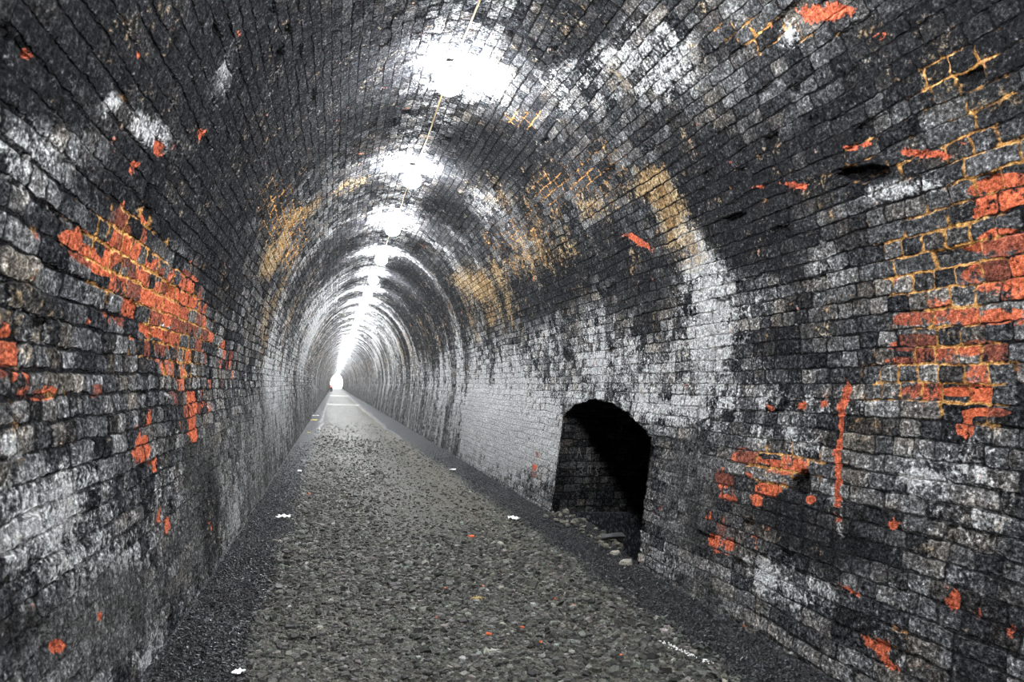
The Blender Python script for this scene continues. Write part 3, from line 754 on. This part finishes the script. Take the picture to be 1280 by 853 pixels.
n = 110000; Y = near_y(n, 2.6, 20, 1.7); side = rng.uniform(size=n) < .42
X = np.where(side, rng.uniform(-.90, -.15, n), rng.uniform(2.1, 3.14, n)); d = edge_dark(X, Y); k = ((X < 2.95) | ((Y > NY0+.03) & (Y < NY1-.03))) & (rng.uniform(size=n) < d) & (rng.uniform(size=n) > (Y-9)/10); X, Y = X[k], Y[k]; n = len(X)
size = np.clip(rng.lognormal(math.log(.0095), .32, n), .004, .020)
tone = np.clip(rng.lognormal(math.log(.0075), .95, n), .003, .16)[:, None]*np.array([.95, .98, 1.1])[None]
V, F, c = stone_batch(n, X, Y, size, .6, .5, tone, sides=4)
o = mesh_from('black_chippings', V, F, mat_chip, attrs={'tone': c}, smooth=False)
tag(o, 'fine black chippings banked in a strip along the foot of both walls', 'gravel', kind='stuff')

def single_stone(name, x, y, size, flat, tone, mat, tilt=.2, sides=6, dz=0., stretch=1., rough=None):
    X = np.array([x]); Yy = np.array([y]); P, F, c = stone_batch(1, X, Yy, np.array([size]), flat, tilt, np.array([tone]), sides=sides)
    z0 = float(floor_z(X, Yy)[0]); P = P-np.array([x, y, z0])
    P[:, 0] *= stretch
    o = mesh_from(name, P, F, mat, attrs={'tone': c}, smooth=False); o.location = (x, y, z0+dz)
    bv = o.modifiers.new('soft_edges', 'BEVEL'); bv.width = size*.10; bv.segments = 2; bv.limit_method = 'NONE'
    return o

# rubble on the lip of the alcove
r = random.Random(4)
for q in range(105):
    t_ = r.random(); y = 8.0-1.75*t_; x = 2.99+.10*r.gauss(0, 1)+.03*math.sin(y*3)
    g = r.uniform(.05, .14)
    s = single_stone('rubble_stone', x, y, r.uniform(.018, .05), .45, (g, g*.95, g*.78), mat_stone, .35, 6, dz=r.uniform(0, .03))
    tag(s, 'grey-brown flat stone in the rubble heaped across the mouth of the alcove', 'stone', 'rubble stones at the alcove mouth')
s = single_stone('stone_slab', 3.04, 6.45, .10, .62, (.055, .055, .058), mat_stone, .35, 6, dz=.05, stretch=1.6)
tag(s, 'large dark slab tilted against the rubble just inside the alcove', 'stone slab')
s = single_stone('stone_slab', 2.93, 6.12, .07, .4, (.22, .205, .17), mat_stone, .1, 6)
tag(s, 'pale rounded slab of stone beside the near corner of the alcove', 'stone slab')
s = single_stone('stone_slab', 2.86, 5.72, .085, .35, (.20, .19, .16), mat_stone, .15, 6, stretch=1.4)
tag(s, 'broken pale stone lying in black chippings below the near alcove corner', 'stone slab')

# brick fragments on the floor
FR = (.60, .13, .055)
frs = [
 ((1.621, 7.18), .032, 'thin flat orange brick chip, farthest of the brick bits near the alcove', 1.6),
 ((1.497, 5.668), .022, 'orange brick chip on the gravel just beyond the two facing pieces', 1.3),
 ((1.335, 5.367), .018, 'small orange brick chip next to the tuft of straw', 1.2),
 ((1.006, 5.357), .016, 'tiny orange brick chip by itself left of the straw', 1.),
 ((1.128, 4.321), .024, 'bright orange rounded brick lump, largest loose one in the foreground', 1.4),
 ((1.39, 4.404), .018, 'small bright orange chip right beside the rounded brick lump', 1.1),
 ((1.436, 4.11), .018, 'orange brick chip with a white scrap lying against it', 1.),
 ((1.862, 5.004), .018, 'dull orange brick chip in the brown gravel right of the straw', 1.),
 ((1.911, 3.862), .016, 'small red chip on the pale slab patch near the front', 1.2),
 ((1.958, 4.849), .014, 'reddish brick crumb in the brown gravel nearest the right strip', 1.),
 ((.828, 4.713), .013, 'tiny red brick crumb left of the rounded brick lump', 1.),
 ((-.261, 10.189), .03, 'dull red brick chip lying toward the left wall farther along', 1.5)]
for (p, s_, lab, st) in frs:
    o = single_stone('brick_fragment', p[0], p[1], s_, .55, FR, mat_stone, .2, 6, dz=s_*.2, stretch=st); tag(o, lab, 'brick fragment')

# crumpled paper scraps
def solid(name, col, rough=.8, spec=.3, noise_amt=.25, sc=40.):
    t = NT(name); P = t.n('ShaderNodeTexCoord').outputs['Object']; nf = t.noise(P, sc, 4, .6)
    return t.finish(t.scale(t.n('ShaderNodeRGB').outputs[0], 1.) if False else t.mix(nf, tuple(c*(1-noise_amt) for c in col), tuple(min(1, c*(1+noise_amt)) for c in col)), rough, None, spec)
mat_paper = solid('white_paper', (.78, .80, .82), .8); mat_yellow = solid('yellow_plastic', (.75, .62, .08), .4); mat_straw = solid('dry_straw', (.42, .31, .14))
def scrap(name, x, y, w, l, mat, seed, fold=.4):
    r = np.random.default_rng(seed); nx_, ny_ = 9, 11
    U, W = np.meshgrid(np.linspace(-.5, .5, nx_), np.linspace(-.5, .5, ny_), indexing='ij')
    Z = fold*w*(.35*np.abs(np.sin(U*7+W*3+seed))+.25*np.abs(np.sin(W*9-U*4))+r.uniform(0, .12, U.shape))
    tear = 1+r.normal(0, .10, U.shape)
    V = np.stack([U*w*tear, W*l*tear, Z], -1).reshape(-1, 3); i, j = np.meshgrid(np.arange(nx_-1), np.arange(ny_-1), indexing='ij'); a = i*ny_+j
    o = mesh_from(name, V, np.stack([a, a+ny_, a+ny_+1, a+1], -1).reshape(-1, 4), mat)
    o.location = (x, y, float(floor_z(np.array([x]), np.array([y]))[0])+.012); o.rotation_euler = (0, 0, r.uniform(0, 3.1))
    so = o.modifiers.new('thickness', 'SOLIDIFY'); so.thickness = .0015
    return o
tag(scrap('paper_scrap', 2.36, 7.975, .16, .10, mat_paper, 3), 'white torn paper scrap on the black strip short of the alcove', 'litter')
tag(scrap('paper_scrap', 2.408, 12.571, .14, .09, mat_paper, 5), 'small white scrap on the right strip beyond the alcove', 'litter')
tag(scrap('paper_scrap', -.523, 12.40, .07, .16, mat_paper, 8, .8), 'upright little white scrap at the edge of the left strip', 'litter')
tag(scrap('paper_scrap', -.50, 8.244, .15, .12, mat_paper, 9), 'crumpled white scrap on the left strip of black chippings', 'litter')
tag(scrap('paper_scrap', -.433, 3.968, .06, .05, mat_paper, 12), 'white scrap at the near end of the left strip', 'litter')
tag(scrap('paper_scrap', -.80, 33.0, .22, .3, mat_paper, 14), 'distant white scrap by the foot of the left wall', 'litter')
tag(scrap('plastic_wrapper', -.72, 29.2, .22, .20, mat_yellow, 15), 'crumpled yellow wrapper, nearer of the two yellow bits by left wall', 'litter')
tag(scrap('plastic_wrapper', -.70, 22.0, .10, .12, mat_yellow, 16), 'small yellow wrapper lying at the edge of the left gravel strip', 'litter')
# lime flakes spilled in a short line
r = np.random.default_rng(9); n = 130; tt = r.uniform(0, 1, n)
X = 2.28+.14*tt+r.normal(0, .012, n); Y = 3.98-.40*tt+r.normal(0, .018, n)
V, F, c = stone_batch(n, X, Y, r.uniform(.004, .011, n), .5, .4, np.full((n, 3), .8), sides=5, sink=-.9)
o = mesh_from('lime_flakes', V, F, stone_mat('lime_flake', .8, 1.1), attrs={'tone': c}, smooth=False)
tag(o, 'short white line of spilled lime flakes on gravel near the right wall', 'lime flakes', kind='stuff')
# straw tuft
sv = []; sf = []; n0 = 0; r = random.Random(2)
for q in range(26):
    a_ = r.uniform(0, 6.28); l = r.uniform(.03, .07); e = r.uniform(.1, .6)
    p0 = np.array([r.gauss(0, .012), r.gauss(0, .012), .012]); d_ = np.array([math.cos(a_), math.sin(a_), e*.6])
    pts = np.array([p0+d_*l*k_-np.array([0, 0, .25*l*k_*k_]) for k_ in (0, .33, .66, 1)])
    v, f = tube(pts, .0016, 5); sv.append(v); sf += [x+n0 for x in f]; n0 += len(v)
o = mesh_from('straw_tuft', np.vstack(sv), sf, mat_straw); o.location = (1.213, 5.076, float(floor_z(np.array([1.213]), np.array([5.076]))[0]))
tag(o, 'small tuft of dry yellow straw on the gravel between orange chips', 'straw')

# ------------------------------------------------------------------ chalk letters on the alcove's far jamb
mat_chalk = solid('chalk', (.16, .16, .17), .9)
def letter(name, strokes, x, z, sz):
    vs = []; fs = []; n0 = 0
    for st in strokes:
        p = np.array([(x+a*sz*.62, NY1-.014, z+b*sz) for a, b in st]); 
        q = np.stack([np.interp(np.linspace(0, len(p)-1, 14), np.arange(len(p)), p[:, i_]) for i_ in range(3)], -1)
        v, f = tube(q, .004, 6); vs.append(v); fs += [g+n0 for g in f]; n0 += len(v)
    o = mesh_from(name, np.vstack(vs), fs, mat_chalk, parent=alc)
    o['label'] = 'faint chalk letter'; return o
letter('chalk_letter', [[(0, 0), (.35, 1)], [(.35, 1), (.75, 0)], [(.15, .42), (.62, .42)]], 3.33, .80, .13)
letter('chalk_letter', [[(.8, .9), (.4, 1), (0, .6), (.05, .15), (.4, 0), (.8, .15)]], 3.47, .79, .13)
letter('chalk_letter', [[(0, .9), (.5, 1), (.6, .75), (.2, .52), (.6, .3), (.45, 0), (0, .08)]], 3.38, .55, .12)
letter('chalk_letter', [[(0, 0), (0, .8), (.3, 1), (.6, .8), (.6, 0)]], 3.50, .57, .11)
letter('chalk_letter', [[(.7, .9), (.35, 1), (.05, .75), (.6, .35), (.5, .05), (0, .1)]], 3.61, .53, .12)

# ------------------------------------------------------------------ lamps along the crown and their cable
t = NT('lamp_glow'); e = t.n('ShaderNodeEmission', {'Color': (.95, .975, 1, 1), 'Strength': 800.}); t.n('ShaderNodeOutputMaterial', {'Surface': e.outputs[0]}); mat_glow = t.m; mat_glow.cycles.emission_sampling = 'FRONT'
mat_body = solid('grey_lamp_housing', (.30, .31, .32), .5); mat_cable = solid('yellow_brown_cable', (.30, .20, .08), .6)
LX, LZ = .97, 4.83
def make_lamp():
    root = empty('bulkhead_lamp', (LX, 0, LZ))
    v, f = lathe([(0.001, .20), (.05, .20), (.055, .19), (.05, .175), (.02, .17), (.018, .12)], 20)
    mesh_from('base_plate', v, f, mat_body, root)
    v, f = lathe([(.018, .145), (.045, .138), (.052, .125), (.052, .108), (.03, .108)], 20); mesh_from('collar', v, f, mat_body, root)
    v, f = lathe([(.045, .115), (.09, .095), (.125, .06), (.142, .01), (.138, -.04), (.112, -.088), (.065, -.12), (.001, -.132)], 14); mesh_from('glass_dome', v, f, mat_glow, root)
    v, f = tube([(0.01, .045, .185), (0.02, .07, .185), (.03, .10, .178)], .010, 8); mesh_from('cable_gland', v, f, mat_body, root)
    return root
SP, L0 = 3.18, 6.15
proto = make_lamp()
def copy_tree(o, parent=None):
    c = o.copy(); COL.objects.link(c); c.parent = parent
    for ch in [x for x in o.children]: copy_tree(ch, c)
    return c
named = {0: 'topmost bulkhead lamp glaring white on the sooty tunnel crown', 1: 'second glowing lamp down from the top, on the tunnel crown',
         2: 'third glowing lamp down along the tunnel crown', 3: 'fourth glowing lamp down along the crown, next to the fifth', 4: 'fifth glowing lamp down, where the row begins to merge',
         -1: 'bulkhead lamp overhead nearly above the viewpoint', -2: 'bulkhead lamp on the crown just behind the viewpoint', -3: 'last bulkhead lamp on the crown behind the viewpoint'}
ks = list(range(-3, 72))
for idx, k in enumerate(ks):
    l = proto if idx == 0 else copy_tree(proto)
    l.location = (LX, L0+SP*k, LZ)
    tag(l, named.get(k, 'small distant lamp in the unbroken streak of light along the crown'), 'lamp', 'lamps along the tunnel crown')
yy = np.arange(-3.9, 150, .4); sag = .02*np.sin(((yy-L0)/SP % 1)*np.pi)
v, f = tube(np.stack([np.full_like(yy, LX+.035)+.01*np.sin(yy*1.7), yy, 5.005-sag], -1), .009, 8)
tag(mesh_from('electric_cable', v, f, mat_cable), 'thin yellow-brown cable running along the crown from lamp to lamp', 'cable')

# ------------------------------------------------------------------ walker near the far portal
def skin_body(name, verts, edges, radii, mat, parent, sub=2):
    me = bpy.data.meshes.new(name); me.from_pydata(verts, edges, []); o = bpy.data.objects.new(name, me); COL.objects.link(o); o.parent = parent
    sk = o.modifiers.new('skin', 'SKIN'); sk.use_smooth_shade = True
    sv = me.skin_vertices[0] if me.skin_vertices else None
    if sv is None:
        bpy.context.view_layer.objects.active = o; o.select_set(True); sv = me.skin_vertices[0]
    for i, r_ in enumerate(radii): sv.data[i].radius = (r_, r_) if not isinstance(r_, tuple) else r_
    sv.data[0].use_root = True
    ss = o.modifiers.new('smooth', 'SUBSURF'); ss.levels = ss.render_levels = sub
    me.materials.append(mat); return o
mat_skin = solid('skin', (.45, .27, .19)); mat_redcloth = solid('red_jacket', (.62, .03, .05)); mat_trouser = solid('dark_trousers', (.03, .03, .04)); mat_hair = solid('dark_hair', (.02, .015, .012)); mat_white = solid('white_panel', (.75, .75, .75)); mat_shoe = solid('dark_shoe', (.02, .02, .02))
PY = 128.0; PX = -.36
per = empty('person', (PX, PY, 0)); tag(per, 'distant person in a red jacket and dark trousers by the left wall', 'person')
body = skin_body('body', [(0, 0, .98), (0, .01, 1.12), (0, 0, 1.32), (0, 0, 1.46), (0, -.01, 1.56), (0, -.02, 1.66), (0, -.01, 1.74),
  (.19, 0, 1.42), (.24, .02, 1.15), (.25, -.05, .90), (.25, -.08, .80), (-.19, 0, 1.42), (-.24, .02, 1.15), (-.25, -.05, .90), (-.25, -.08, .80),
  (.09, 0, .92), (.11, -.02, .50), (.12, .02, .09), (.13, -.12, .035), (-.09, 0, .92), (-.11, .02, .50), (-.12, .04, .09), (-.13, -.10, .035)],
  [(0, 1), (1, 2), (2, 3), (3, 4), (4, 5), (5, 6), (3, 7), (7, 8), (8, 9), (9, 10), (3, 11), (11, 12), (12, 13), (13, 14), (0, 15), (15, 16), (16, 17), (17, 18), (0, 19), (19, 20), (20, 21), (21, 22)],
  [.14, .12, .14, .09, .055, .085, .075, .055, .045, .035, .035, .055, .045, .035, .035, .085, .06, .045, .04, .085, .06, .045, .04], mat_skin, per)
skin_body('jacket', [(0, 0, .92), (0, .01, 1.12), (0, 0, 1.32), (0, 0, 1.47), (.20, 0, 1.42), (.25, .02, 1.15), (.26, -.045, .93), (-.20, 0, 1.42), (-.25, .02, 1.15), (-.26, -.045, .93)],
  [(0, 1), (1, 2), (2, 3), (3, 4), (4, 5), (5, 6), (3, 7), (7, 8), (8, 9)], [.18, .165, .185, .10, .075, .065, .055, .075, .065, .055], mat_redcloth, per)
skin_body('trousers', [(0, 0, .95), (.10, 0, .86), (.115, -.02, .50), (.125, .02, .10), (-.10, 0, .86), (-.115, .02, .50), (-.125, .04, .10)],
  [(0, 1), (1, 2), (2, 3), (0, 4), (4, 5), (5, 6)], [.16, .115, .085, .07, .115, .085, .07], mat_trouser, per)
v, f = lathe([(.001, .13), (.06, .12), (.10, .07), (.108, 0), (.095, -.05)], 16); hr = mesh_from('hair', v, f, mat_hair, per); hr.location = (0, .01, 1.69)
v, f = lathe([(.001, .09), (.05, .085), (.075, .04), (.08, -.04), (.05, -.09), (.001, -.095)], 16); hr = mesh_from('backpack', v*np.array([1.3, .8, 1.7]), f, mat_white, per); hr.location = (.02, -.2, 1.28)

# ------------------------------------------------------------------ beyond the portal
t = NT('outside_ground'); P = t.n('ShaderNodeTexCoord').outputs['Object']; nf = t.noise(P, 2., 5, .6)
mg = t.finish(t.mix(nf, (.16, .17, .10), (.36, .36, .26)), .9)
V, F, uv = grid_patch(lambda u, w: np.stack([u, w, -.03+.0*u], -1), 20, 20, -120, 120, Y_END-.2, Y_END+160)
tag(mesh_from('ground_outside', V, F[:, ::-1], mg), kind='structure')
w = bpy.data.worlds.new('World'); scn.world = w; w.use_nodes = True; nt = w.node_tree; nt.nodes.clear()
sky = nt.nodes.new('ShaderNodeTexSky'); sky.sky_type = 'NISHITA'; sky.sun_disc = False; sky.sun_elevation = math.radians(50); sky.sun_rotation = math.radians(30)
bg = nt.nodes.new('ShaderNodeBackground'); bg.inputs[1].default_value = 6.; ow = nt.nodes.new('ShaderNodeOutputWorld')
mx = nt.nodes.new('ShaderNodeMix'); mx.data_type = 'RGBA'; mx.inputs[0].default_value = .7; mx.inputs[7].default_value = (1, 1, 1, 1)
nt.links.new(sky.outputs[0], mx.inputs[6]); nt.links.new(mx.outputs[2], bg.inputs[0]); nt.links.new(bg.outputs[0], ow.inputs[0])
